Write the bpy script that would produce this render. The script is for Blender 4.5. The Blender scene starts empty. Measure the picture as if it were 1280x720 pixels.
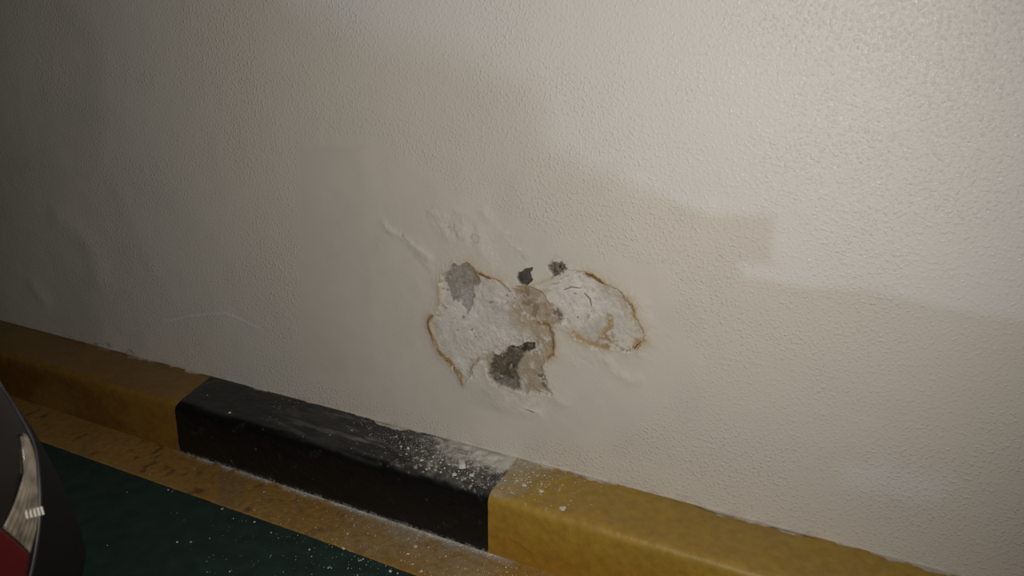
import bpy, bmesh, math, random
import numpy as np
from mathutils import Vector, Matrix

C = bpy.context.scene.collection
SC = bpy.context.scene
rnd = random.Random(7)

# ------------------------------------------------------------------ camera, world, light, exposure
CAM = np.array([0.0, -1.432, 1.15])
PITCH, YAW, FPX = math.radians(19.608), math.radians(26.146), 960.0
cam_data = bpy.data.cameras.new('camera')
cam_data.sensor_width = 36.0
cam_data.lens = 27.0
cam_data.clip_start = 0.02
cam_data.dof.use_dof = True
cam_data.dof.focus_distance = 1.65
cam_data.dof.aperture_fstop = 5.0
cam = bpy.data.objects.new('camera', cam_data)
C.objects.link(cam)
cam.location = CAM
cam.rotation_euler = (math.pi/2 - PITCH, 0, YAW)
SC.camera = cam

world = bpy.data.worlds.new('garage_gloom')
SC.world = world
world.use_nodes = True
world.node_tree.nodes['Background'].inputs[0].default_value = (0.80, 0.95, 0.88, 1)
world.node_tree.nodes['Background'].inputs[1].default_value = 0.010

# the phone's flash beside the lens
fl = bpy.data.lights.new('phone_flash', 'SPOT')
fl.energy = 78.0
fl.color = (1.0, 0.965, 0.915)
fl.spot_size = math.radians(118)
fl.spot_blend = 1.0
fl.shadow_soft_size = 0.006
flash = bpy.data.objects.new('phone_flash', fl)
C.objects.link(flash)
flash.location = (0.022, -1.437, 1.168)
flash.rotation_euler = (math.pi/2 - math.radians(13), 0, math.radians(29))

SC.view_settings.view_transform = 'Standard'
SC.view_settings.look = 'None'
SC.view_settings.exposure = 0.0
SC.view_settings.gamma = 1.0
SC.view_settings.use_curve_mapping = False

# ------------------------------------------------------------------ measuring helpers
_F = np.array([-math.sin(YAW)*math.cos(PITCH), math.cos(YAW)*math.cos(PITCH), -math.sin(PITCH)])
_R = np.array([math.cos(YAW), math.sin(YAW), 0.0])
_U = np.cross(_R, _F)

def ray(p):
    return _F + _R*(p[0]-640)/FPX - _U*(p[1]-360)/FPX

def wall_at(p):                        # photo pixel -> (x, z) on the wall plane
    d = ray(p); q = CAM + d*(-CAM[1]/d[1]); return (q[0], q[2])

def level_at(p, z):                    # photo pixel -> (x, y) on a level plane
    d = ray(p); q = CAM + d*((z-CAM[2])/d[2]); return (q[0], q[1])

def plane_at(p, y):                    # photo pixel -> (x, z) on a plane parallel to the wall
    d = ray(p); q = CAM + d*((y-CAM[1])/d[1]); return (q[0], q[2])

# ------------------------------------------------------------------ numpy noise and outlines
def _h(ix, iy, s):
    n = (ix.astype(np.int64)*374761393 + iy.astype(np.int64)*668265263 + s*1442695041) & 0x7fffffff
    n = ((n ^ (n >> 13))*1274126177) & 0x7fffffff
    n = ((n ^ (n >> 16))*2246822519) & 0x7fffffff
    return ((n ^ (n >> 15)) & 0xffff)/65535.0

def vnoise(x, y, s):
    ix, iy = np.floor(x), np.floor(y)
    fx, fy = x-ix, y-iy
    fx, fy = fx*fx*(3-2*fx), fy*fy*(3-2*fy)
    a, b = _h(ix, iy, s), _h(ix+1, iy, s)
    c, d = _h(ix, iy+1, s), _h(ix+1, iy+1, s)
    return (a*(1-fx)+b*fx)*(1-fy) + (c*(1-fx)+d*fx)*fy

def fbm(x, y, scale, s, octaves=4):    # -1 .. 1
    t, amp, tot = 0, 1.0, 0
    for k in range(octaves):
        t = t + amp*vnoise(x*scale*2**k + 13.7*k, y*scale*2**k + 7.1*k, s+k)
        tot += amp; amp *= 0.55
    return 2*t/tot - 1

def sstep(e0, e1, v):
    t = np.clip((v-e0)/(e1-e0), 0, 1)
    return t*t*(3-2*t)

def seg_dist(x, z, a, b):
    ax, az = a; bx, bz = b
    dx, dz = bx-ax, bz-az
    t = np.clip(((x-ax)*dx+(z-az)*dz)/(dx*dx+dz*dz+1e-12), 0, 1)
    return np.hypot(x-ax-t*dx, z-az-t*dz)

def line_dist(x, z, pts):
    d = np.full(x.shape, 9.0)
    for a, b in zip(pts[:-1], pts[1:]):
        d = np.minimum(d, seg_dist(x, z, a, b))
    return d

def poly_sd(x, z, pts):                # signed distance, negative inside
    d = line_dist(x, z, pts+[pts[0]])
    inside = np.zeros(x.shape, bool)
    for (ax, az), (bx, bz) in zip(pts, pts[1:]+[pts[0]]):
        if az == bz: continue
        cr = ((az > z) != (bz > z)) & (x < (bx-ax)*(z-az)/(bz-az)+ax)
        inside ^= cr
    return np.where(inside, -d, d)

def mix(col, c, m):
    m = np.clip(m, 0, 1)[..., None]
    return col*(1-m) + np.asarray(c)*m

# ------------------------------------------------------------------ mesh and material helpers
def link(name, me, mat=None, parent=None):
    o = bpy.data.objects.new(name, me)
    C.objects.link(o)
    if mat: me.materials.append(mat)
    if parent is not None: o.parent = parent
    return o

def grid_mesh(name, P, smooth=True, col=None, attrs=None):
    """P: (rows, cols, 3) array of points."""
    n, m = P.shape[:2]
    me = bpy.data.meshes.new(name)
    me.vertices.add(n*m)
    me.vertices.foreach_set('co', P.reshape(-1).astype(np.float32))
    idx = np.arange(n*m).reshape(n, m)
    q = np.stack([idx[:-1, :-1], idx[:-1, 1:], idx[1:, 1:], idx[1:, :-1]], -1).reshape(-1, 4)
    me.loops.add(q.size)
    me.loops.foreach_set('vertex_index', q.reshape(-1).astype(np.int32))
    me.polygons.add(len(q))
    me.polygons.foreach_set('loop_start', np.arange(0, q.size, 4, dtype=np.int32))
    me.polygons.foreach_set('use_smooth', np.full(len(q), smooth))
    me.update(calc_edges=True)
    if col is not None:
        a = me.attributes.new('paint', 'FLOAT_COLOR', 'POINT')
        c4 = np.ones((n*m, 4), np.float32); c4[:, :3] = np.clip(col.reshape(-1, 3), 0, 1)
        a.data.foreach_set('color', c4.reshape(-1))
    for k, v in (attrs or {}).items():
        a = me.attributes.new(k, 'FLOAT', 'POINT')
        a.data.foreach_set('value', v.reshape(-1).astype(np.float32))
    return me

def bm_obj(name, bm, mat, parent=None, smooth=True):
    me = bpy.data.meshes.new(name)
    bm.normal_update()
    bm.to_mesh(me); bm.free()
    for p in me.polygons: p.use_smooth = smooth
    return link(name, me, mat, parent)

def tag(o, label=None, cat=None, group=None, kind=None):
    for k, v in (('label', label), ('category', cat), ('group', group), ('kind', kind)):
        if v: o[k] = v
    return o

def empty(name, loc, rz=0):
    o = bpy.data.objects.new(name, None); C.objects.link(o)
    o.location = loc; o.rotation_euler = (0, 0, rz)
    return o

def material(name, color=(.5, .5, .5), rough=.5, metal=0, spec=.5, coat=0, attr=False, bumps=(), rough_attr=None,
             vary=None, transmission=0, ior=1.45, coat_rough=.06):
    """bumps: list of (noise scale, detail, distance, attribute or None)."""
    m = bpy.data.materials.new(name); m.use_nodes = True
    nt = m.node_tree; N, L = nt.nodes, nt.links
    b = N['Principled BSDF']
    b.inputs['Base Color'].default_value = (*color, 1)
    b.inputs['Roughness'].default_value = rough
    b.inputs['Metallic'].default_value = metal
    b.inputs['Specular IOR Level'].default_value = spec
    b.inputs['Coat Weight'].default_value = coat
    b.inputs['Coat Roughness'].default_value = coat_rough
    b.inputs['Transmission Weight'].default_value = transmission
    b.inputs['IOR'].default_value = ior
    tc = N.new('ShaderNodeTexCoord')
    src = None
    if attr:
        a = N.new('ShaderNodeAttribute'); a.attribute_name = 'paint'
        src = a.outputs['Color']
    else:
        rgb = N.new('ShaderNodeRGB'); rgb.outputs[0].default_value = (*color, 1); src = rgb.outputs[0]
    if vary:
        sc, lo, hi = vary
        n = N.new('ShaderNodeTexNoise'); n.inputs['Scale'].default_value = sc; n.inputs['Detail'].default_value = 6
        L.new(tc.outputs['Object'], n.inputs['Vector'])
        mr = N.new('ShaderNodeMapRange'); mr.inputs['From Min'].default_value = .3; mr.inputs['From Max'].default_value = .7
        mr.inputs['To Min'].default_value = lo; mr.inputs['To Max'].default_value = hi
        L.new(n.outputs['Fac'], mr.inputs['Value'])
        mx = N.new('ShaderNodeVectorMath'); mx.operation = 'SCALE'
        L.new(src, mx.inputs[0]); L.new(mr.outputs[0], mx.inputs['Scale'])
        src = mx.outputs[0]
    L.new(src, b.inputs['Base Color'])
    if rough_attr:
        a = N.new('ShaderNodeAttribute'); a.attribute_name = rough_attr
        L.new(a.outputs['Fac'], b.inputs['Roughness'])
    prev = None
    for bmp in bumps:
        sc, det, dist, at = bmp[:4]
        n = N.new('ShaderNodeTexNoise'); n.inputs['Scale'].default_value = sc; n.inputs['Detail'].default_value = det
        n.inputs['Roughness'].default_value = .45
        L.new(tc.outputs['Object'], n.inputs['Vector'])
        bp = N.new('ShaderNodeBump'); bp.inputs['Distance'].default_value = dist
        if len(bmp) > 4:                 # separate blobs standing on a flat ground
            mr = N.new('ShaderNodeMapRange'); mr.interpolation_type = 'SMOOTHSTEP'
            mr.inputs['From Min'].default_value = bmp[4]; mr.inputs['From Max'].default_value = bmp[5]
            L.new(n.outputs['Fac'], mr.inputs['Value']); L.new(mr.outputs[0], bp.inputs['Height'])
        else:
            L.new(n.outputs['Fac'], bp.inputs['Height'])
        if at:
            a = N.new('ShaderNodeAttribute'); a.attribute_name = at
            L.new(a.outputs['Fac'], bp.inputs['Strength'])
        if prev is not None: L.new(prev, bp.inputs['Normal'])
        prev = bp.outputs['Normal']
    if prev is not None:
        L.new(prev, b.inputs['Normal'])
        if coat: L.new(prev, b.inputs['Coat Normal'])
    return m

WARM = np.array([.530, .487, .425])      # warmer wall paint
COOL = np.array([.600, .578, .552])      # cooler wall tone, touch-up paint included
YEL = np.array([.310, .190, .026])
YEL_FLOOR = np.array([.268, .150, .036])
BLK = np.array([.0050, .0052, .0056])
DUST = np.array([.50, .47, .42])

M_wall = material('wall_paint', rough=.5, attr=True, rough_attr='gloss', spec=.26, coat=.05, coat_rough=.11,
                  bumps=((160, 1.0, .00085, 'stipple', .46, .80), (240, 2, .0009, 'stipple'), (700, 3, .0014, 'grit')))
M_kerb = material('kerb_paint', attr=True, rough_attr='gloss', vary=(55, .86, 1.12), bumps=((60, 4, .0012, None), (500, 2, .0004, None)))
M_floor_yellow = material('yellow_floor_paint', attr=True, rough=.62, vary=(70, .82, 1.14), bumps=((120, 4, .0012, None),))
M_floor = material('green_floor_epoxy', (.010, .027, .021), rough=.6, vary=(22, .7, 1.3), bumps=((160, 3, .0008, None),))
M_chip = material('plaster_chip', (.62, .59, .52), rough=.85, vary=(300, .8, 1.1), bumps=((900, 2, .0005, None),))
M_flake = material('curled_paint', (.52, .47, .40), rough=.6, vary=(200, .85, 1.1))
M_flake_brown = material('rust_stained_paint', (.26, .165, .065), rough=.75, vary=(320, .7, 1.6))
M_grey_chip = material('grey_cement_chip', (.135, .125, .12), rough=.8, vary=(220, .6, 1.4), bumps=((400, 3, .001, None),))
M_car = material('black_car_paint', (.004, .004, .004), rough=.6, spec=.12)
M_glass = material('dark_car_glass', (.01, .012, .012), rough=.08)
M_rubber = material('tyre_rubber', (.012, .012, .012), rough=.85)
M_rim = material('wheel_alloy', (.35, .35, .36), rough=.35, metal=1)
M_smoke = material('smoked_lamp_cover', (.008, .007, .006), rough=.45, spec=.22, coat=.03)
M_clear = material('clear_reflector_lens', (.15, .125, .095), rough=.30, metal=.3, coat=.5, vary=(60, .5, 1.5))
M_glint = material('glint_metal', (.20, .185, .16), rough=.5, metal=1)
M_red = material('red_lamp_lens', (.045, .002, .003), rough=.45, coat=.1)
M_rimline = material('lamp_rim', (.022, .018, .024), rough=.42, spec=.4)

# ------------------------------------------------------------------ the wall, with its blown plaster
def axis(parts):
    out = [np.array([parts[0][0]])]
    for a, b, st in parts:
        n = max(1, int(round((b-a)/st)))
        out.append(np.linspace(a, b, n+1)[1:])
    return np.concatenate(out)

KH0 = .1545                              # the wall rises from the kerb top
WX = axis([(-4.2, -2.8, .10), (-2.8, -1.22, .007), (-1.22, -.27, .00165), (-.27, .42, .006), (.42, 2.4, .10)])
WZ = axis([(KH0, KH0+.0045, .0015), (KH0+.0045, .86, .00165), (.86, 1.24, .006), (1.24, 2.7, .10)])
X, Z = np.meshgrid(WX, WZ)

def zp(*pts):                           # outline read off the enlarged view of the damage
    return [wall_at((440 + x*440/1056, 240 + y*300/720)) for x, y in pts]

fx, fz = np.where((WX > -1.22) & (WX < -.27))[0], np.where((WZ > KH0-.001) & (WZ < .86))[0]
sl = (slice(fz[0], fz[-1]+1), slice(fx[0], fx[-1]+1))
x, z = X[sl], Z[sl]
wob = fbm(x, z, 55, 3, 4)
wob2 = fbm(x, z, 160, 11, 3)
big = fbm(x, z, 14, 21, 4)
fine = fbm(x, z, 330, 31, 2)

# warm and cool wall tones: touch-up paint at right, soft edge at upper left
col = np.empty(X.shape+(3,)); col[:] = WARM
tone = fbm(X, Z, 3.0, 41, 4)
col *= (1 + .035*tone)[..., None]
cool_pts = [wall_at(p) for p in ((352, -60), (366, 0), (450, 44), (540, 58), (610, 84), (660, 112), (690, 172), (730, 212), (800, 234),
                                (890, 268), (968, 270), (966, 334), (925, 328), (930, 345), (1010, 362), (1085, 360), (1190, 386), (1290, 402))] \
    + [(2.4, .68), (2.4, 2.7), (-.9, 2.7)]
sd = poly_sd(X, Z, cool_pts)
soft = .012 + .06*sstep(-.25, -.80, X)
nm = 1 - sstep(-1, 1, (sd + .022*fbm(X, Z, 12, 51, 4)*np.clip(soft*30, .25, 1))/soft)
col = mix(col, COOL, .70*nm)
tp = [wall_at(p) for p in ((1050, 585), (1100, 575), (1175, 590), (1172, 622), (1110, 618), (1060, 606))]
col = mix(col, COOL*np.array([.98, 1.0, 1.03]), 0.45*(1-sstep(-.02, .03, poly_sd(X, Z, tp)+.03*fbm(X, Z, 20, 61, 3))))
# skim-coated repair: smooth, little stipple
stip = np.ones(X.shape)
rep = [wall_at(p) for p in ((376, 180), (470, 172), (560, 232), (700, 300), (830, 340), (870, 470), (760, 560), (600, 545), (470, 500), (378, 470))]
rsd = poly_sd(X, Z, rep)
repm = 1-sstep(-.02, .02, rsd+.02*fbm(X, Z, 22, 71, 3))
stip *= 1 - .80*repm
strip = [wall_at(p) for p in ((376, 182), (452, 182), (470, 470), (376, 468))]
stm = 1-sstep(-.012, .012, poly_sd(X, Z, strip)+.006*fbm(X, Z, 30, 73, 3))
stip *= 1-.85*stm
col = mix(col, WARM*np.array([.95, .94, .94]), .6*stm)
stip *= .75+.5*sstep(-.3, .5, fbm(X, Z, 7, 75, 3))
# grey-green mildew veil, low left
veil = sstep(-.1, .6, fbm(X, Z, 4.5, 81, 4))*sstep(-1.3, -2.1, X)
col = mix(col, WARM*np.array([.80, .84, .80]), .5*veil)
# dirt along the kerb on the left
dl = np.hypot(0, Z-.155)
dirt = np.exp(-((Z-.155)/.022)**2)*sstep(.0, .45, fbm(X*1.0, Z*2.2, 16, 85, 4)-.9*np.abs((X+2.02)/.42))
col = mix(col, (.11, .075, .045), .9*dirt)
col = mix(col, (.30, .25, .19), .35*np.exp(-((Z-.155)/.012)**2)*sstep(-.2, .5, fbm(X, Z, 40, 88, 3)))
# thin pale arc scratch
arc = [wall_at(p) for p in ((165, 412), (205, 402), (240, 395), (266, 392), (282, 392), (300, 399), (322, 410))]
ad = line_dist(X, Z, arc)
col = mix(col, COOL*1.02, .55*(1-sstep(.001, .0055, ad))*sstep(-.6, .2, fbm(X, Z, 9, 91, 2)+.1))

Y = .0009*fbm(X, Z, 11, 95, 3) + .0022*fbm(X, Z, 2.3, 96, 2)
Y -= .0005*(1-sstep(.001, .006, ad))
for pts, amp, w in (((( 76, 274), (98, 290), (115, 312), (122, 345)), .004, .045), (((42, 358), (55, 375)), .003, .03), (((150, 240), (190, 330)), .0012, .04)):
    Y -= amp*np.exp(-(line_dist(X, Z, [wall_at(p) for p in pts])/w)**2)
grit = np.zeros(X.shape)
gloss = np.full(X.shape, .55)
gloss += .10*repm

# --- the damaged area itself
c = col[sl]; y = Y[sl]; st = stip[sl]; gr = grit[sl]; gl = gloss[sl]
LEFT = zp((262,268),(285,236),(310,218),(345,213),(362,224),(372,238),(395,250),(425,262),(455,272),(478,298),(500,330),(520,368),(560,395),
          (595,400),(605,440),(606,485),(580,503),(574,540),(582,578),(596,606),(560,606),(520,604),(490,594),(460,584),(428,574),(412,548),
          (398,510),(380,506),(364,520),(358,556),(335,574),(318,540),(295,510),(268,480),(250,440),(232,402),(236,374),(256,368),(272,330),(270,290))
RIGHT = zp((572,300),(600,282),(635,256),(655,236),(690,240),(725,250),(760,275),(800,300),(835,330),(850,370),(872,412),(882,446),(856,476),
           (820,478),(795,462),(765,466),(720,460),(690,445),(660,425),(640,402),(618,360),(588,330))
NECK = zp((480,288),(520,276),(575,300),(592,330),(622,352),(634,384),(612,400),(560,398),(515,360),(492,325))
sL, sR, sN = (poly_sd(x, z, p) for p in (LEFT, RIGHT, NECK))
jag = .0085*wob + .0055*wob2 + .0012*fine
dL, dR, dN = sL+jag, sR+jag, sN+jag*.8
dA = np.minimum(np.minimum(dL, dR), dN)
soft_e = .0022+.0060*sstep(-.05, .35, fbm(x, z, 17, 151, 3))   # in places the paint feathers out
inside = 1-sstep(-1, 1, dA/soft_e)

# around the hole: stain halo, scuffed skim, lifted paint
halo = np.exp(-np.clip(dA, 0, 1)/.014)*(1-inside)
c = mix(c, (.40, .315, .20), .40*halo*sstep(-.5, .4, big+.5*wob))
lower = zp((430,582),(600,608),(590,650),(560,668),(500,650),(450,625))
lm = 1-sstep(-.008, .010, poly_sd(x, z, lower)+.02*wob)
c = mix(c, (.60, .55, .51), .6*lm*sstep(-.2, .3, wob2+wob))
c = mix(c, WARM*.90, .6*(1-sstep(-.01, .015, poly_sd(x, z, zp((340,580),(430,585),(480,640),(440,660),(380,640)))+.02*wob)))
c *= (1+.05*big)[..., None]
gr += .10*np.exp(-np.clip(dA, 0, 1)/.05)

# raw plaster inside
white = np.array([.585, .548, .500])
base = np.empty(c.shape); base[:] = white
base *= (1 + .09*fbm(x, z, 26, 99, 5) + .10*wob + .09*wob2 + .07*fine)[..., None]
base = mix(base, (.43, .405, .375), .65*sstep(-.05, .45, big+.5*wob2+.3*wob))
base = mix(base, (.70, .665, .62), .6*sstep(.2, .55, fbm(x, z, 38, 101, 4)))
cracks = np.abs(fbm(x, z, 46, 111, 3))
base = mix(base, (.27, .23, .17), .55*(1-sstep(.0, .05, cracks))*sstep(.0, .4, fbm(x, z, 18, 113, 3)))
specks = sstep(.52, .60, fbm(x, z, 130, 121, 2))*sstep(.05, .3, fbm(x, z, 20, 122, 2))
base = mix(base, (.20, .16, .11), .7*specks)
edge_in = np.exp(dA/.012)
base = mix(base, (.40, .31, .20), .65*edge_in*sstep(-.35, .35, wob+big))
base = mix(base, WARM*.97, .5*sstep(.0, .5, fbm(x, z, 30, 131, 4)))
base = mix(base, (.335, .255, .165), .85*(1-sstep(-.006, .006, dN))*sstep(-.45, .15, wob+.6*wob2+.25))
# brown wash below the white part and on the right of the left lobe
def area(pts, colr, amt, feather=.006, n=.012, tex=None):
    global base
    m = 1-sstep(-feather, feather, poly_sd(x, z, zp(*pts)) + n*(wob+.5*wob2))
    if tex is not None: m = m*tex
    base = mix(base, colr, amt*m)
    return m
area(((480,330),(560,395),(600,405),(604,480),(575,500),(545,440),(500,400),(470,360)), (.335,.25,.155), .85, .010, .020, sstep(-.55,.2,wob+wob2*.7+.25))
area(((455,350),(500,360),(560,400),(600,410),(600,470),(575,500),(545,450),(500,455),(470,430)), (.40,.335,.25), .7, .010, .020, sstep(-.3,.35,wob+wob2*.7+.1))
area(((360,505),(420,480),(480,470),(545,470),(580,505),(575,545),(596,606),(520,604),(440,578),(400,520)), (.33,.27,.19), .85, .008, .016, sstep(-.6,.1,wob+wob2*.5))
area(((500,500),(545,485),(578,520),(572,560),(582,600),(520,598),(500,555)), (.36,.285,.205), .8, .005, .01, sstep(-.5,.2,wob2+wob))
mD = area(((266,270),(285,238),(310,218),(350,213),(368,240),(384,272),(362,280),(356,320),(355,352),(342,362),(318,332),(296,312),(280,290)), (.285,.255,.220), .92, .003, .011)
area(((318,290),(358,285),(360,340),(345,358),(322,335)), (.385,.355,.345), .85, .006, .012)
area(((345,212),(364,226),(386,268),(372,275),(352,240)), (.25,.195,.125), .75, .003, .008)
area(((420,335),(450,338),(456,358),(436,368),(418,355)), (.40,.39,.36), .7, .006, .006)
mE = area(((414,520),(425,495),(470,472),(492,468),(515,480),(498,505),(490,540),(497,592),(470,585),(440,576),(420,550)), (.120,.090,.060), .93, .006, .015, sstep(-1.6,-.5,wob2+.5*wob+.6*fine))
area(((425,555),(470,548),(492,565),(495,592),(465,588),(435,576)), (.205,.185,.160), .8, .006, .014)
mE2 = area(((478,470),(500,464),(515,456),(545,455),(546,468),(520,478),(500,482)), (.065,.055,.042), .95, .002, .006)
area(((552,540),(572,550),(590,598),(572,590),(560,565)), (.15,.125,.10), .9, .003, .012, sstep(-.2,.2,wob2))
mH = area(((380,470),(470,440),(545,430),(600,440),(604,480),(560,500),(480,468),(400,500)), (.37,.30,.21), .6, .012, .022, sstep(-.3,.4,wob+wob2*.8))
area(((596,346),(612,346),(632,375),(626,386),(606,372)), (.13,.11,.10), .9, .002, .010, sstep(-.4,.1,wob2+wob*.5))
# mustard blotches of the right lobe
area(((764,366),(782,370),(784,410),(776,430),(796,448),(770,464),(735,456),(742,425),(760,402)), (.34,.235,.10), .95, .006, .014, sstep(-.7,.0,wob+wob2))
area(((798,380),(835,372),(858,410),(845,445),(815,465),(795,440)), WARM*.98, .75, .008, .012)
area(((770,330),(830,335),(850,375),(868,415),(845,440),(835,390),(800,365)), (.42,.345,.24), .65, .010, .018, sstep(-.4,.3,wob+wob2+.1))
area(((848,440),(876,440),(882,462),(862,474),(846,468)), (.33,.235,.11), .85, .004, .010)
area(((735,370),(760,375),(745,420),(720,430),(715,400)), (.42,.36,.27), .5, .008, .014)
rough_zone = np.clip(mE+mE2+mD*.45, 0, 1)
base = base*(1+rough_zone*(.55*wob2+.40*fine+.35*wob))[..., None]
mN = 1-sstep(-.012, .006, dN)
base = mix(base, (.215, .155, .095), .75*mN*sstep(.0, .4, fbm(x, z, 60, 143, 4)))
base = mix(base, (.47, .41, .33), .6*mN*sstep(.15, .45, fbm(x, z, 48, 145, 4)))
base = mix(base, (.055, .042, .030), .7*(mE+.25*mD)*sstep(.1, .4, fbm(x, z, 75, 147, 4)))
base = mix(base, (.36, .32, .27), .8*mE*sstep(.30, .50, fbm(x, z, 90, 141, 4)))
c = mix(c, base, 1.0) * inside[..., None] + c*(1-inside)[..., None]

# stained, lifted rims: broken brown lines of uneven width
def rim(pts, w, colr, amt, n=.35, br=.0, soak=0):
    global c
    d = line_dist(x, z, zp(*pts)) + .0035*wob
    ww = w*(1+n*wob*1.6)
    m = np.exp(-(d/np.maximum(.72*ww, 1e-4))**2)*sstep(br-.45, br+.2, wob2+.6*big+.5*fine)
    if soak: c = mix(c, (.40, .30, .175), soak*np.exp(-(d/.0125)**2)*sstep(-.6, .2, wob+.7*wob2))
    c = mix(c, colr, amt*m)
    return d
O1, O2, DK = (.285, .180, .065), (.325, .195, .065), (.150, .098, .045)
rim(((240,370),(229,390),(231,408),(241,430),(250,455),(265,485),(285,500),(305,525),(325,548),(332,574)), .0060, O1, .95, br=-.5, soak=.5)
rim(((234,376),(230,395),(240,425)), .0035, DK, .8, br=-.1)
rim(((262,478),(288,500),(310,532),(330,570)), .0025, DK, .8, br=-.3)
rim(((335,572),(350,545),(358,525),(380,500)), .006, O1, .45, br=-.2)
rim(((556,393),(580,396),(596,404),(602,430),(605,462),(604,486),(586,500)), .0065, O1, .9, br=-.4, soak=.5)
rim(((560,390),(600,405)), .004, DK, .7, br=-.1)
rim(((352,214),(366,228),(386,244),(402,252),(430,260),(446,266)), .0035, O2, .8, br=-.4, soak=.5)
rim(((388,240),(400,250),(418,257)), .003, (.33,.17,.04), .9, br=-.8)
rim(((446,266),(470,288),(480,298)), .0025, DK, .6, br=-.2)
rim(((704,240),(725,248),(745,262),(758,273)), .0036, (.36,.20,.045), .98, br=-.9, soak=.5)
rim(((712,246),(738,262),(760,276)), .0018, DK, .7, br=-.6)
rim(((760,274),(785,288),(812,306),(835,328),(846,352)), .0085, (.37,.285,.17), .6, br=.0, soak=.5)
rim(((826,322),(842,345),(848,375),(864,398),(874,414)), .0060, O1, .65, br=.22, soak=.5)
rim(((664,424),(690,443),(715,455),(740,461),(770,466)), .0062, (.30,.195,.085), .8, br=-.2, soak=.5)
rim(((640,402),(664,424)), .003, DK, .4, br=0)
rim(((790,458),(806,470),(822,478),(838,474),(852,462)), .0030, DK, .7, br=-.1)
rim(((846,466),(858,452),(880,446)), .0045, O1, .8, br=-.3, soak=.5)
rim(((268,262),(256,288),(262,320),(258,350)), .006, (.34,.27,.16), .55, br=-.1)
rim(((490,290),(540,280),(590,262),(606,252)), .005, (.34,.27,.18), .5, br=-.2)

# two cavities through to the block
cav1 = poly_sd(x, z, zp((494,258),(500,242),(513,240),(516,231),(541,228),(534,240),(541,262),(531,276),(516,280),(502,272))) + .0022*wob2
m1 = 1-sstep(-.0014, .0014, cav1)
c = mix(c, (.090, .080, .080), m1)
c = mix(c, (.030, .027, .025), m1*np.exp(cav1/.004)*.8)
cav2 = poly_sd(x, z, zp((586,226),(602,212),(636,211),(644,228),(632,244),(608,252),(597,244))) + .006*wob2 + .003*fine
m2 = 1-sstep(-.0014, .0014, cav2)
c = mix(c, (.125, .098, .070), m2*.92)
c = mix(c, (.028, .022, .018), m2*sstep(.05, .35, wob2+.5*fine))
rim(((600,262),(606,248),(612,246)), .003, (.12, .09, .07), .8, br=-.8)
rim(((594,214),(612,190),(630,196),(634,210)), .0035, (.38, .35, .31), .7, br=-.3)
dring = np.abs(np.hypot(*(np.array([x, z]).transpose(1, 2, 0)-np.array(zp((372, 138))[0])).transpose(2, 0, 1))-.0095)+.002*wob2
c = mix(c, (.36, .33, .28), .6*(1-sstep(.0008, .003, dring)))
# hairlines and streaks in the lifted skim above
for pts, w, a in ((((152,130),(170,150),(200,175),(228,192)), .003, .6), (((282,106),(300,104)), .002, .5), (((480,150),(505,180),(522,208)), .004, .35),
                  (((186,188),(235,240)), .006, .3), (((268,122),(276,135)), .002, .4), (((600,400),(650,420)), .003, .3), (((944,430),(958,440)), .003, .3)):
    rim(pts, w, (.34, .30, .25), a, br=-.6)
for pts in (((150,150),(225,195),(245,230)), ((440,100),(500,170)), ((200,260),(215,300)), ((100,90),(125,120))):
    rim(pts, .007, (.58, .54, .47), .5, br=-.5)

# relief
y += inside*(.0028 + .0020*wob + .0008*wob2 + .0004*fine)
y += (mD*.0035 + mE*.006 + mE2*.003 + mH*.003)*inside
y += m1*.013 + m2*(.008+.006*sstep(.05, .35, wob2))
y -= (1-inside)*.0022*np.exp(-np.clip(dA, 0, 1)/.006)*sstep(-.5, .3, wob+.4)
y -= (1-inside)*.0030*np.exp(-np.clip(dA, 0, 1)/.035)
for pts, amp, w in ((((150,128),(180,160),(228,195)), .0050, .010), (((98,92),(112,112),(128,122)), .005, .010), (((60,140),(75,160)), .004, .010),
                    (((230,60),(300,90)), .004, .03), (((470,130),(500,170),(525,210)), .005, .014), (((395,60),(410,80)), .004, .012),
                    (((770,515),(800,545),(832,568),(860,565)), .0035, .012), (((680,500),(760,500)), .003, .02), (((400,590),(440,640),(560,670)), .0035, .014),
                    (((600,620),(640,640)), .003, .012), (((880,350),(900,420)), .004, .018), (((300,110),(380,140),(420,200)), .005, .03)):
    y -= .62*amp*np.exp(-((line_dist(x, z, zp(*pts))+.004*wob)/(w*1.15))**2)*(1-inside)*np.clip(.55+1.2*big+.8*wob, .0, 1.2)
st *= 1-.9*inside
gr += inside*1.0
gl += inside*.45 + .15*halo
col[sl] = c; Y[sl] = y; stip[sl] = st; grit[sl] = gr; gloss[sl] = np.clip(gl, 0, .95)
Y[Z < .158] = np.minimum(Y[Z < .158], 0)
P = np.stack([X, Y, Z], -1)
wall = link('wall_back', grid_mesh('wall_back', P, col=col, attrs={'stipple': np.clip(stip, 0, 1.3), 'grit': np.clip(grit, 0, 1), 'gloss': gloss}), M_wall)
tag(wall, 'off-white stippled plaster wall with a blown, stained patch above the black kerb band', kind='structure')

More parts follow.
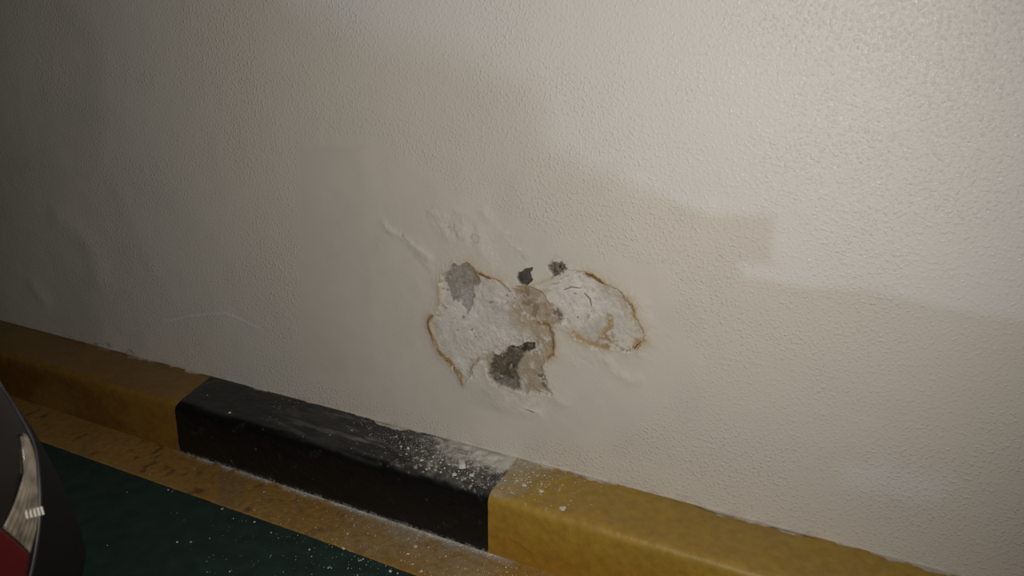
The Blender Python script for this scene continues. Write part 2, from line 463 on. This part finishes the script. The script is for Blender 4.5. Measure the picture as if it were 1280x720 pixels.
# lifted flakes of paint along the rims of the hole, each curling off the wall
def curl(pts, width, mat, lift=.004, seed=0, name='paint_flake'):
    r = random.Random(seed)
    q = [Vector((a, 0, b)) for a, b in zp(*pts)]
    cen = Vector((wall_at((615, 400))[0], 0, wall_at((615, 400))[1]))
    bm = bmesh.new(); rows = []
    for i, p in enumerate(q):
        t = (q[min(i+1, len(q)-1)]-q[max(i-1, 0)]).normalized()
        nrm = Vector((t.z, 0, -t.x))
        if nrm.dot(cen-p) < 0: nrm = -nrm
        w = width*.62*(.35+1.0*r.random())*(0.35 if i in (0, len(q)-1) else 1)
        lf = lift*(.5+.8*r.random())
        row = []
        for k, (u, v) in enumerate(((-.9, -.0008), (-.2, .35), (.5, .8), (.9, 1.0))):
            row.append(bm.verts.new(p + nrm*u*w + Vector((0, -(.0045+lf*v) if v > 0 else -.0040, 0))))
        rows.append(row)
    for a, b in zip(rows[:-1], rows[1:]):
        for k in range(3):
            bm.faces.new((a[k], a[k+1], b[k+1], b[k]))
    geo = bmesh.ops.solidify(bm, geom=bm.faces[:], thickness=.0012)
    o = bm_obj(name, bm, mat, wall, smooth=False)
    return o
k = 0
for pts, w, mt in (
    (((238,374),(230,390),(233,408)), .0035, M_flake_brown), 
    (((286,500),(300,518),(316,538)), .003, M_flake_brown), 
    (((386,242),(402,252),(420,258)), .0035, M_flake_brown), (((452,270),(466,284),(478,298)), .003, M_flake),
    (((520,300),(530,318),(548,320)), .005, M_flake), (((704,241),(725,249),(742,261),(757,273)), .0032, M_flake_brown),
     
    (((268,350),(276,336),(290,346)), .003, M_flake), (((850,470),(858,455),(872,448)), .003, M_flake_brown),
    (((640,290),(662,282),(690,286)), .004, M_flake), (((700,300),(718,318),(722,340)), .004, M_flake),
    (((505,640),(540,655),(562,660)), .005, M_flake), (((545,575),(560,592),(592,602)), .0035, M_flake)):
    curl(pts, w, mt, seed=k); k += 1
# the grey chip hanging in the upper cavity
bm = bmesh.new()
ring = [Vector((a, 0, b)) for a, b in zp((498,256),(503,244),(516,240),(520,233),(536,231),(530,243),(536,260),(527,272),(514,274),(503,268))]
f0 = [bm.verts.new(v+Vector((0, .002-.0035*((i*7) % 3)/2, 0))) for i, v in enumerate(ring)]
mid = bm.verts.new(sum(ring, Vector())/len(ring)+Vector((0, -.004, 0)))
for a, b in zip(f0, f0[1:]+f0[:1]): bm.faces.new((a, b, mid))
bmesh.ops.solidify(bm, geom=bm.faces[:], thickness=.003)
o = bm_obj('cement_chip', bm, M_grey_chip, wall, smooth=False)
tag(o, 'dark grey chip of render left in the upper hole')

# ------------------------------------------------------------------ floor and its yellow border
FX0, FX1 = -5.2, 3.2
bm = bmesh.new()
vs = [bm.verts.new(v) for v in ((FX0, -6.6, 0), (FX1, -6.6, 0), (FX1, .3, 0), (FX0, .3, 0))]
bm.faces.new(vs)
for v, w in zip(vs, (vs[1], vs[2], vs[3], vs[0])): pass
ext = bmesh.ops.extrude_face_region(bm, geom=bm.faces[:])
bmesh.ops.translate(bm, verts=[g for g in ext['geom'] if isinstance(g, bmesh.types.BMVert)], vec=(0, 0, -.12))
bmesh.ops.recalc_face_normals(bm, faces=bm.faces)
floor = bm_obj('floor', bm, M_floor, smooth=False)
tag(floor, 'dark green painted garage floor', kind='structure')

KY, KH = -.165, .155                    # kerb face and kerb height
gx = axis([(-4.2, -2.7, .05), (-2.7, .35, .0045), (.35, 2.4, .05)])
gv = np.linspace(0, 1, 40)
bx, bv = np.meshgrid(gx, gv)
out = -.300 + .0012*fbm(bx, bv*0, 60, 201, 3) + .004*fbm(bx, bv*0, 1.7, 203, 2)
by = KY*(1-bv) + .004*(1-bv) + out*bv
bz = .0016 + .0005*fbm(bx, by, 60, 205, 3)
bz[-1] = .0001
bc = np.empty(bx.shape+(3,)); bc[:] = YEL_FLOOR
bc *= (1+.12*fbm(bx, by, 9, 207, 4))[..., None]
spots = sstep(.32, .55, fbm(bx, by*.6, 42, 211, 3))*sstep(-.9, -1.25, bx)*.85 + sstep(.40, .55, fbm(bx, by, 30, 213, 3))*.3
bc = mix(bc, (.10, .058, .022), spots)
bc = mix(bc, (.30, .22, .12), .7*sstep(-.1, .5, fbm(bx, by*3, 5, 217, 4))*sstep(-1.2, -.8, bx))
bc = mix(bc, (.17, .11, .055), .55*sstep(.1, .5, fbm(bx+by, by*.4, 12, 219, 4)))
bc = mix(bc, YEL_FLOOR*np.array([1.25, 1.25, .9]), .7*sstep(-.75, -.55, bx+.6*(by-KY)))
dk = (by-KY)
bc = mix(bc, DUST*.85, .95*np.exp(-(dk/.0125)**2)*sstep(-.55, -.05, fbm(bx, by, 45, 223, 3)+.55*sstep(-1.5, -.75, bx)-.25)*sstep(-1.72, -1.5, bx)*(1-sstep(-.66, -.60, bx)))
bc = mix(bc, DUST*.7, .55*np.exp(-((bx+.83)/.17)**2)*np.exp(-(dk/.05)**2)*sstep(-.3, .4, fbm(bx, by, 40, 227, 4)+.2))
border = link('yellow_border', grid_mesh('yellow_border', np.stack([bx, by, bz], -1)[::-1], col=bc[::-1]), M_floor_yellow, floor)
tag(border, 'worn yellow painted strip along the foot of the kerb')

# ------------------------------------------------------------------ the kerb: one concrete run painted in bands
kerb = empty('kerb', (-.9, KY/2, 0))
tag(kerb, 'low concrete kerb along the wall painted in yellow and black bands', 'kerb')
RK = .021
prof = []                                # (y, z) from the foot up and back to the wall
for t in np.linspace(0, 1, 44): prof.append((KY, (KH-RK)*t))
for t in np.linspace(0, math.pi/2, 9)[1:]: prof.append((KY+RK-RK*math.cos(t), KH-RK+RK*math.sin(t)))
for t in np.linspace(0, 1, 48)[1:]: prof.append((KY+RK+(-KY-RK)*t, KH))
prof = np.array(prof)
ps = np.concatenate([[0], np.cumsum(np.hypot(*np.diff(prof, axis=0).T))])
S_TOP, S_ALL = KH-RK/2, ps[-1]

def end_left(s):                         # x of the yellow/black line, left end of the black band
    return np.interp(s, [0, .03, .13, .155, .16, S_ALL], [-1.652, -1.655, -1.648, -1.640, -1.640, -1.682])
def end_right(s):
    return np.interp(s, [0, .012, .13, .15, .20, .26, S_ALL], [-.684, -.681, -.681, -.681, -.682, -.684, -.690])

def band(x0, x1, step, color, kind):
    n = int(round((np.mean(x1)-np.mean(x0))/step))
    t = np.linspace(0, 1, n+1)
    kx = x0[:, None]*(1-t) + x1[:, None]*t
    ky = np.repeat(prof[:, :1], n+1, 1); kz = np.repeat(prof[:, 1:], n+1, 1); ss = np.repeat(ps[:, None], n+1, 1)
    # hand-floated unevenness, same field for every band so that they meet
    bump = .0022*fbm(kx, ss, 7, 301, 3) + .0007*fbm(kx, ss, 45, 303, 3)
    fade = np.clip(np.minimum(ss/.02, (S_ALL-ss)/.02), 0, 1)
    front = (1-sstep(.13, .16, ss))
    ky = ky - bump*front*fade
    kz = kz + bump*(1-front)*fade
    kc = np.empty(kx.shape+(3,)); kc[:] = color
    gl = np.full(kx.shape, .42)
    toWall = -ky
    nz, nz2 = fbm(kx, ss, 50, 311, 4), fbm(kx, ss, 170, 313, 3)
    ondeck = sstep(.145, .16, ss)
    if kind == 'black':
        scuff = np.exp(-((kx+1.10)/.17)**2)*sstep(.15, .19, ss)
        streak = sstep(-.05, .45, fbm(kx*.7+ss*.8, ss*2.6, 22, 321, 4))
        kc = mix(kc, (.17, .165, .155), .8*scuff*streak)
        kc = mix(kc, (.030, .030, .029), .6*sstep(0, .5, fbm(kx, ss*3, 8, 325, 4))*ondeck)
        ridge = np.exp(-((ss-.152-.004*fbm(kx, ss*0, 9, 326, 2))/.006)**2)
        kc = mix(kc, (.050, .048, .046), .55*ridge*sstep(-1.35, -1.1, kx)*sstep(-.3, .3, fbm(kx, ss*4, 14, 327, 3)))
        # powder fallen from the hole
        cx = np.interp(toWall, [0, .15], [-.775, -.79])
        pw = np.exp(-np.abs((kx-cx)/.165)**2.2)
        amt = ondeck*np.clip(pw*(.55+.75*np.exp(-(toWall/.075)**2)), 0, 1)
        heap = sstep(.62, 1.15, amt + .55*nz + .35*nz2)
        kc = mix(kc, DUST*.5, .55*sstep(.12, .95, amt+.40*nz+.15*nz2))
        kc = mix(kc, DUST, .80*heap)
        edge_p = np.exp(-((kx+.74)/.10)**2)*np.exp(-(toWall/.06)**2)*ondeck
        kc = mix(kc, DUST*1.02, .9*sstep(.2, .65, edge_p+.2*nz))
        chip = sstep(.50, .56, fbm(kx, ss, 120, 331, 2))*np.exp(-((kx+.80)/.14)**2)*ondeck
        kc = mix(kc, DUST*1.1, .9*chip)
        gap = 1-np.exp(-((end_right(ss)-kx)/.03)**2)
        kz = kz + gap*ondeck*(.0035*heap + .006*sstep(.35, .8, edge_p+.2*nz))*fade
        gl = gl - .10 + .45*np.clip(heap+amt, 0, 1)
        dots = sstep(.60, .64, fbm(kx, ss, 140, 335, 2))*sstep(.1, .3, fbm(kx, ss, 11, 337, 2))
        kc = mix(kc, DUST*.6, .7*dots)
    else:
        kc *= (1+.10*fbm(kx, ss, 6, 341, 4))[..., None]
        lowf = (1-sstep(.02, .14, ss))
        if kind == 'left':
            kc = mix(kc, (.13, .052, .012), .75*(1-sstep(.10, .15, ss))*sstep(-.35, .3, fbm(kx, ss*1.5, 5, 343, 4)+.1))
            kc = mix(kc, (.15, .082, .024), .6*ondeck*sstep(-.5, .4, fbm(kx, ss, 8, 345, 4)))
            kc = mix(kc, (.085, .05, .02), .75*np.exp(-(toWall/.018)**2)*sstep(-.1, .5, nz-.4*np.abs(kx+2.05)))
        else:
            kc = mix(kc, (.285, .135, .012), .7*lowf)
            kc = mix(kc, (.27, .170, .05), .55*ondeck*sstep(-.6, .4, fbm(kx, ss, 10, 347, 4)))
            pw = ondeck*np.exp(-((kx+.70)/.12)**2)
            kc = mix(kc, DUST*.7, .60*sstep(.15, .9, pw*(.6+.5*np.exp(-(toWall/.05)**2))+.25*nz))
            kc = mix(kc, DUST, .8*sstep(.55, .62, fbm(kx, ss, 130, 351, 2))*np.exp(-((kx+.62)/.10)**2)*ondeck)
            dkk = (1-sstep(0, .004, np.abs(ss-.055+.35*(kx+.62))+.01*np.abs(nz)))*(1-sstep(.03, .05, np.abs(kx+.60)))
            kc = mix(kc, (.10, .05, .02), .7*dkk)
            gl = gl + .06
    # wall paint run onto the back edge, and the dark open joint
    lap = 1-sstep(-.0015, .0015, toWall - (.006 + .034*fbm(kx, ss*0, 16, 361, 5) + (.008*sstep(-.35, .2, kx) if kind == 'right' else 0)))
    lap = lap*(ss > .2)
    if kind == 'left': lap = lap*sstep(-2.3, -1.8, kx)
    kc = mix(kc, WARM*.93, .9*lap)
    joint = np.exp(-((toWall-.0075-.003*fbm(kx, ss*0, 30, 365, 3))/.0022)**2)*(ss > .2)*sstep(-.05, .3, fbm(kx, ss*0, 14, 363, 3))
    kc = mix(kc, (.035, .027, .020), .75*joint)
    foot = (1-sstep(0, .006, ss-.004-.004*nz))
    if kind == 'black': kc = mix(kc, DUST*.6, .6*foot*sstep(-.2, .2, nz2))
    me = grid_mesh('band', np.stack([kx, ky, kz], -1)[::-1].copy() - np.array(kerb.location), col=kc[::-1], attrs={'gloss': np.clip(gl, .2, .95)[::-1]})
    return me

one = np.ones(len(ps))
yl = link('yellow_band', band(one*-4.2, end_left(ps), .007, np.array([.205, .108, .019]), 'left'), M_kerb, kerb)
tag(yl, 'dull dirty yellow band left of the black band')
bb = link('black_band', band(end_left(ps), end_right(ps), .0028, BLK, 'black'), M_kerb, kerb)
tag(bb, 'black band dusted with fallen plaster')
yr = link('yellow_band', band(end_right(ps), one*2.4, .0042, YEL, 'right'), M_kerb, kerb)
tag(yr, 'bright yellow band right of the black band')

# ------------------------------------------------------------------ fallen plaster: every chip on its own
def chip_mesh(seed, n=8):
    r = random.Random(seed)
    bm = bmesh.new()
    top, bot = [], []
    el = .55+.45*r.random()
    for i in range(n):
        a = 2*math.pi*(i+.35*r.random())/n
        q = .36+.18*r.random()
        bot.append(bm.verts.new((q*math.cos(a)*1.05, q*el*math.sin(a)*1.05, 0)))
        top.append(bm.verts.new((q*math.cos(a)*.82, q*el*math.sin(a)*.82, .16+.14*r.random())))
    apex = bm.verts.new((.08*r.random(), .05*r.random(), .30))
    for i in range(n):
        j = (i+1) % n
        bm.faces.new((bot[i], bot[j], top[j], top[i]))
        bm.faces.new((top[i], top[j], apex))
    bm.faces.new(bot[::-1])
    me = bpy.data.meshes.new('plaster_chip'); bm.to_mesh(me); bm.free()
    me.materials.append(M_chip)
    return me
CHIPS = [chip_mesh(s, 7+s % 3) for s in range(8)]

def chip(p, size_px, surf, label, group=None, seed=None, name='plaster_chip'):
    zz = {'kerb': KH+.0002, 'border': .0016, 'floor': .0}[surf]
    px_, py_ = level_at(p, zz)
    if surf == 'kerb':
        py_ = min(max(py_, KY+RK+.004), -.008)
    dist = math.dist((px_, py_, zz), CAM)
    o = bpy.data.objects.new(name, CHIPS[rnd.randrange(8) if seed is None else seed])
    C.objects.link(o)
    s = size_px*dist/FPX
    o.location = (px_, py_, zz)
    o.scale = (s, s, s*.8)
    o.rotation_euler = (0, 0, rnd.uniform(0, 6.28))
    tag(o, label, 'plaster chip', group)
    return o
# zoom windows the positions were read in
zA = lambda x, y: (200+x*.375, 450+y*.375)
zB = lambda x, y: (480+x*.2362, 530+y*.2362)
zC = lambda x, y: (400+x*.2031, 640+y*.2031)
zD = lambda x, y: (x*.4863, 370+y*.4863)

chip(zB(412, 215), 21, 'kerb', 'largest pale lump of crumbled plaster on the black kerb top', seed=1, name='plaster_lump')
chip(zB(508, 143), 8, 'kerb', 'rounded plaster lump in the powder against the wall', seed=3)
chip(zB(945, 447), 9, 'kerb', 'largest white chip on the yellow kerb, nearest its front edge', seed=2)
chip(zB(832, 357), 7, 'kerb', 'white chip at the middle of the yellow kerb top, second largest there', seed=5)
chip(zB(742, 325), 6.5, 'kerb', 'flat chip on the yellow kerb just below the cluster of crumbs', seed=6)
chip(zB(128, 130), 6, 'kerb', 'leftmost white chip at the far edge of the powder on black kerb', seed=4)
chip(zB(200, 192), 5.5, 'kerb', 'square white chip left of the largest plaster lump', seed=7)
chip(zB(372, 268), 7, 'kerb', 'long white chip just below the largest plaster lump', seed=0)
chip(zB(465, 272), 7, 'kerb', 'white chip to the right below the largest plaster lump', seed=2)
chip(zC(143, 224), 6, 'floor', 'largest white chip beside the yellow line on the green floor', seed=1)
chip(zC(588, 212), 5, 'border', 'elongated white chip on the yellow floor strip under the black band', seed=0)
chip(zC(543, 257), 4, 'border', 'round white chip on the yellow floor strip, nearer the green', seed=3)
chip(zC(433, 365), 4.5, 'floor', 'white chip on the green floor at the bottom edge', seed=5)
chip(zC(625, 364), 4, 'border', 'white chip at the lower end of the yellow floor strip', seed=6)
chip(zA(217, 185), 4, 'kerb', 'lone sliver of plaster on the clean left end of the black kerb', seed=4)

L1, G1 = 'tiny white plaster crumb in the dust on the black kerb top', 'crumbs on the black kerb'
L2, G2 = 'tiny white plaster crumb sprinkled on the yellow kerb top', 'crumbs on the yellow kerb'
L3, G3 = 'tiny pale crumb on the yellow floor strip below the kerb', 'crumbs on the yellow floor strip'
L4, G4 = 'tiny pale crumb scattered on the dark green floor', 'crumbs on the green floor'
for q in ((170,138),(205,145),(260,175),(285,152),(250,198),(300,205),(310,190),(240,235),(280,225),(330,180),(360,170),(320,235),(345,215),(440,265),
          (430,290),(455,285),(535,245),(480,250),(500,235),(410,300),(385,290),(450,155),(365,145),(350,255),(225,240),(270,240),(120,160),(90,120),(5,90),(65,68),
          (470,300),(540,215),(520,280),(395,250),(300,255)):
    chip(zB(*q), rnd.uniform(1.8, 4.0), 'kerb', L1, G1)
for q in ((158,118),(677,285),(745,265),(800,318),(640,235)):
    chip(zA(*q), rnd.uniform(1.6, 2.6), 'kerb', L1, G1)
for q in ((735,290),(745,283),(755,290),(768,282),(748,300),(728,298),(760,310),(775,308),(625,340),(885,433),(1010,310),(990,405),(850,272),(930,350),(790,255),
          (810,275),(945,322),(690,270),(700,300),(1095,428),(640,300),(833,320),(660,340),(720,250)):
    chip(zB(*q), rnd.uniform(1.6, 3.6), 'kerb', L2, G2)
for q in ((668,217),(500,297),(170,133),(210,83),(295,132),(605,145),(602,172),(895,350),(1150,370),(1145,340),(1185,388),(1265,375),(1210,345),(1160,330),
          (775,272),(570,320),(545,165),(690,150)):
    chip(zC(*q), rnd.uniform(1.6, 3.0), 'border', L3, G3)
for q in ((210,495),(315,540),(345,440),(430,437),(315,500)):
    chip(zA(*q), rnd.uniform(1.8, 3.0), 'border', L3, G3)
for q in ((250,297),(265,290),(50,345),(70,345),(478,378),(405,330),(230,388),(240,300)):
    chip(zC(*q), rnd.uniform(2.0, 3.4), 'floor', L4, G4)
for q in ((57,607),(103,607),(232,705),(498,632),(315,541),(370,575),(505,655),(565,690),(27,433)):
    chip(zA(*q), rnd.uniform(1.6, 2.8), 'floor', L4, G4)
for q in ((455,632),(490,632),(432,498),(570,548),(600,572)):
    chip(zD(*q), rnd.uniform(1.6, 2.4), 'floor', L4, G4)

ORD = ('first second third fourth fifth sixth seventh eighth ninth tenth eleventh twelfth thirteenth fourteenth fifteenth sixteenth '
       'seventeenth eighteenth nineteenth twentieth twenty-first twenty-second twenty-third twenty-fourth twenty-fifth').split()
for g, txt in ((G2, '%s tiny white plaster crumb from the left on the yellow kerb top'), (G3, '%s tiny pale crumb from the left on the yellow floor strip'),
               (G4, '%s tiny pale crumb from the left on the dark green floor')):
    mem = [o for o in C.objects if o.get('group') == g]
    mem.sort(key=lambda o: float(np.dot(np.array(o.location)-CAM, _R)/np.dot(np.array(o.location)-CAM, _F)))
    for i, o in enumerate(mem): o['label'] = txt % ORD[i]

# grains too fine to count: powder on the kerb and along its foot
nr = np.random.RandomState(5)
pts, siz = [], []
for _ in range(4200):
    u = nr.rand()
    if u < .42:
        gx_, gy_, gz_ = nr.normal(-.80, .13), -abs(nr.normal(0, .075))-.002, KH+.0008
        if gy_ < KY+RK or gx_ > -.2: continue
    elif u < .72:
        gx_, gy_, gz_ = nr.uniform(-1.62, -.66), KY-abs(nr.normal(0, .005))-.0015, .0016
        if nr.rand() > (gx_+1.75)/1.0: continue
    else:
        gx_, gy_, gz_ = nr.normal(-.75, .30), KY-abs(nr.normal(0, .16))-.004, .0016
        if gy_ < -.30: gz_ = 0
    pts.append((gx_, gy_, gz_)); siz.append(.0006+.0012*nr.rand()**2.5)
for where, lab in (('kerb', 'fine pale plaster dust strewn over the kerb top below the hole'), ('floor', 'fine pale plaster dust along the foot of the kerb and on the floor')):
    V, Fc = [], []
    for (a, b, d), s in zip(pts, siz):
        if (d > .1) != (where == 'kerb'): continue
        i = len(V); an = nr.rand()*6.28
        for kk in range(3):
            V.append((a+s*math.cos(an+kk*2.094), b+s*math.sin(an+kk*2.094), d))
        V.append((a, b, d+s*.9))
        Fc += [(i, i+1, i+3), (i+1, i+2, i+3), (i+2, i, i+3)]
    me = bpy.data.meshes.new('plaster_dust'); me.from_pydata(V, [], Fc); me.update()
    tag(link('plaster_dust', me, M_chip), lab, 'dust', kind='stuff')

# ------------------------------------------------------------------ the black car at the left, backed up to the wall
ZR = np.array([.18,.24,.32,.40,.457,.49,.537,.60,.67,.718,.755,.83,.90,.96,.985])
ER = np.array([.10,.075,.05,.032,.014,0,.003,.012,.027,.042,.052,.085,.12,.17,.26])
HW = np.array([.80,.82,.838,.846,.85,.851,.851,.85,.849,.846,.842,.832,.815,.785,.70])
CR, CYR, CXC, CLEN = .15, -.907, -1.65, 3.9

def ring_at(zv, er, hw, ef, rc, n=9):    # rounded-rectangle plan section, closed
    ptsr = []
    yb, yf = CYR-er, CYR-CLEN+ef
    for cx, cy, a0 in ((CXC+hw-rc, yb-rc, 0), (CXC-hw+rc, yb-rc, 90), (CXC-hw+rc, yf+rc, 180), (CXC+hw-rc, yf+rc, 270)):
        for t in range(n):
            a = math.radians(a0+90*t/(n-1))
            ptsr.append((cx+rc*math.cos(a), cy+rc*math.sin(a), zv))
    return ptsr

def loft(name, sections, mat, parent, base):
    bm = bmesh.new(); rows = [[bm.verts.new(Vector(p)-base) for p in s] for s in sections]
    for a, b in zip(rows[:-1], rows[1:]):
        for i in range(len(a)):
            j = (i+1) % len(a)
            bm.faces.new((a[i], a[j], b[j], b[i]))
    bm.faces.new(rows[0][::-1]); bm.faces.new(rows[-1])
    return bm_obj(name, bm, mat, parent)

CB = Vector((CXC, CYR-CLEN/2, 0))
car = empty('car', CB)
tag(car, 'dark car backed up to the wall, only its rear corner and tail lamp in view', 'car')
zz = np.unique(np.concatenate([ZR, np.linspace(.18, .985, 46)]))
secs = [ring_at(v, np.interp(v, ZR, ER), np.interp(v, ZR, HW), .9*np.interp(v, ZR, ER)+(.25*max(0, v-.7)), CR, 15) for v in zz]
loft('car_body', secs, M_car, car, CB)
gz = [(.97, .30, .72, 1.25), (1.10, .40, .69, 1.45), (1.30, .55, .63, 1.75), (1.40, .70, .58, 1.95)]
loft('car_windows', [ring_at(a, b, w, f, .14) for a, b, w, f in gz], M_glass, car, CB)
loft('car_roof', [ring_at(a, b, w, f, .14) for a, b, w, f in ((1.395, .69, .585, 1.94), (1.43, .74, .56, 2.0), (1.455, .85, .48, 2.12))], M_car, car, CB)
for sx in (1, -1):
    for wy in (CYR-.78, CYR-3.2):
        bm = bmesh.new()
        prof_w = [(.20, -.10), (.27, -.105), (.30, -.09), (.315, -.05), (.315, .05), (.30, .09), (.27, .105), (.20, .10)]
        n = 32; rows = []
        for i in range(n):
            a = 2*math.pi*i/n
            rows.append([bm.verts.new((u, r*math.cos(a), r*math.sin(a))) for r, u in prof_w])
        for i in range(n):
            a, b = rows[i], rows[(i+1) % n]
            for j in range(len(a)-1): bm.faces.new((a[j], b[j], b[j+1], a[j+1]))
        w = bm_obj('wheel', bm, M_rubber, car)
        w.location = Vector((CXC+sx*.765, wy, .316))-CB
        bm = bmesh.new()
        bmesh.ops.create_cone(bm, cap_ends=True, segments=32, radius1=.198, radius2=.198, depth=.15, matrix=Matrix.Rotation(math.pi/2, 4, 'Y'))
        for i in range(5):
            a = 2*math.pi*i/5
            bmesh.ops.create_cube(bm, size=1, matrix=Matrix.Rotation(a, 4, 'X') @ Matrix.Translation((sx*.085, 0, .10)) @ Matrix.Diagonal((.03, .045, .17, 1)))
        bm_obj('wheel_rim', bm, M_rim, w, smooth=False)

def on_body(a, zv, off):                 # a: metres round the rear right corner from the end of the flank
    e, w = np.interp(zv, ZR, ER), np.interp(zv, ZR, HW)
    cx, cy = CXC+w-CR, CYR-e-CR
    if a < 0: q, nn = (cx+CR, cy+a), (1, 0)
    elif a < CR*math.pi/2:
        t = a/CR; nn = (math.cos(t), math.sin(t)); q = (cx+CR*nn[0], cy+CR*nn[1])
    else: q, nn = (cx-(a-CR*math.pi/2), cy+CR), (0, 1)
    return Vector((q[0]+nn[0]*off, q[1]+nn[1]*off, zv+.25*off))

def resample(pl, n):
    pl = np.array(pl, float); d = np.concatenate([[0], np.cumsum(np.hypot(*np.diff(pl, axis=0).T))])
    t = np.linspace(0, d[-1], n)
    return np.stack([np.interp(t, d, pl[:, 0]), np.interp(t, d, pl[:, 1])], -1)

def patch(name, left, right, off, thick, mat, parent, n=28, m=14, mirror=False, dome=0, ribs=0):
    Lp, Rp = resample(left, n), resample(right, n)
    bm = bmesh.new(); rows = []
    for i in range(n):
        row = []
        for j in range(m):
            t = j/(m-1)
            a, zv = Lp[i]*(1-t)+Rp[i]*t
            h = off+dome*math.sin(math.pi*t)*math.sin(math.pi*i/(n-1))
            if ribs: h += ribs*abs(math.sin(math.pi*7*t))
            v = on_body(a, zv, h)
            if mirror: v.x = 2*CXC-v.x
            row.append(bm.verts.new(v-CB))
        rows.append(row)
    for a, b in zip(rows[:-1], rows[1:]):
        for j in range(m-1):
            bm.faces.new((a[j], a[j+1], b[j+1], b[j]) if not mirror else (a[j+1], a[j], b[j], b[j+1]))
    bmesh.ops.recalc_face_normals(bm, faces=bm.faces)
    bmesh.ops.solidify(bm, geom=bm.faces[:], thickness=thick)
    return bm_obj(name, bm, mat, parent)

RIM = [(.17, .775), (.15, .75), (.146, .72), (.132, .685), (.096, .645), (.066, .608), (.048, .585), (.026, .556), (0, .525), (-.05, .515)]
for mir in (False, True):
    lamp = patch('tail_lamp', [(.05, .79), (-.02, .755), (-.08, .70), (-.11, .64), (-.12, .58), (-.10, .52)], RIM, .002, .005, M_smoke, car, mirror=mir, n=40, m=20, dome=.001)
    patch('clear_lens', [(.112, .699), (.095, .686), (.073, .666), (.040, .641), (.022, .628)],
          [(.115, .693), (.107, .676), (.085, .647), (.062, .610), (.034, .580)], .0055, .003, M_clear, lamp, mirror=mir, m=50, ribs=.0011, dome=.002)
    patch('red_lens', [(.020, .629), (-.02, .640), (-.07, .648)], [(.033, .578), (.015, .548), (-.06, .535)], .0055, .003, M_red, lamp, mirror=mir)
    patch('lamp_rim', RIM, [(a+.0025, b-.003) for a, b in RIM], .003, .003, M_rimline, lamp, mirror=mir, n=40, m=3)
    fb = bmesh.new()                    # added metal slivers on the clear lens, tilted to catch the flash as streaks
    for i in range(5):
        a, zc = .048+.0047*i, .6255-.0027*i
        o0 = on_body(a, zc, .0085)
        nrm = Vector((.80, -.50, .36)).normalized(); up = Vector((-.18, .05, 1)).normalized(); side = up.cross(nrm).normalized(); up = nrm.cross(side)
        pts4 = [o0+side*u*.0011+up*v*.0048 for u, v in ((-1, -1), (1, -1), (1, 1), (-1, 1))]
        back = [p-nrm*.003 for p in pts4]
        if mir:
            for p in pts4+back: p.x = 2*CXC-p.x
        vf = [fb.verts.new(p-CB) for p in pts4]; vb = [fb.verts.new(p-CB) for p in back]
        fb.faces.new(vf); fb.faces.new(vb[::-1])
        for j in range(4): fb.faces.new((vf[j], vb[j], vb[(j+1) % 4], vf[(j+1) % 4]))
    bmesh.ops.recalc_face_normals(fb, faces=fb.faces)
    bm_obj('glint_slivers', fb, M_glint, lamp, smooth=False)
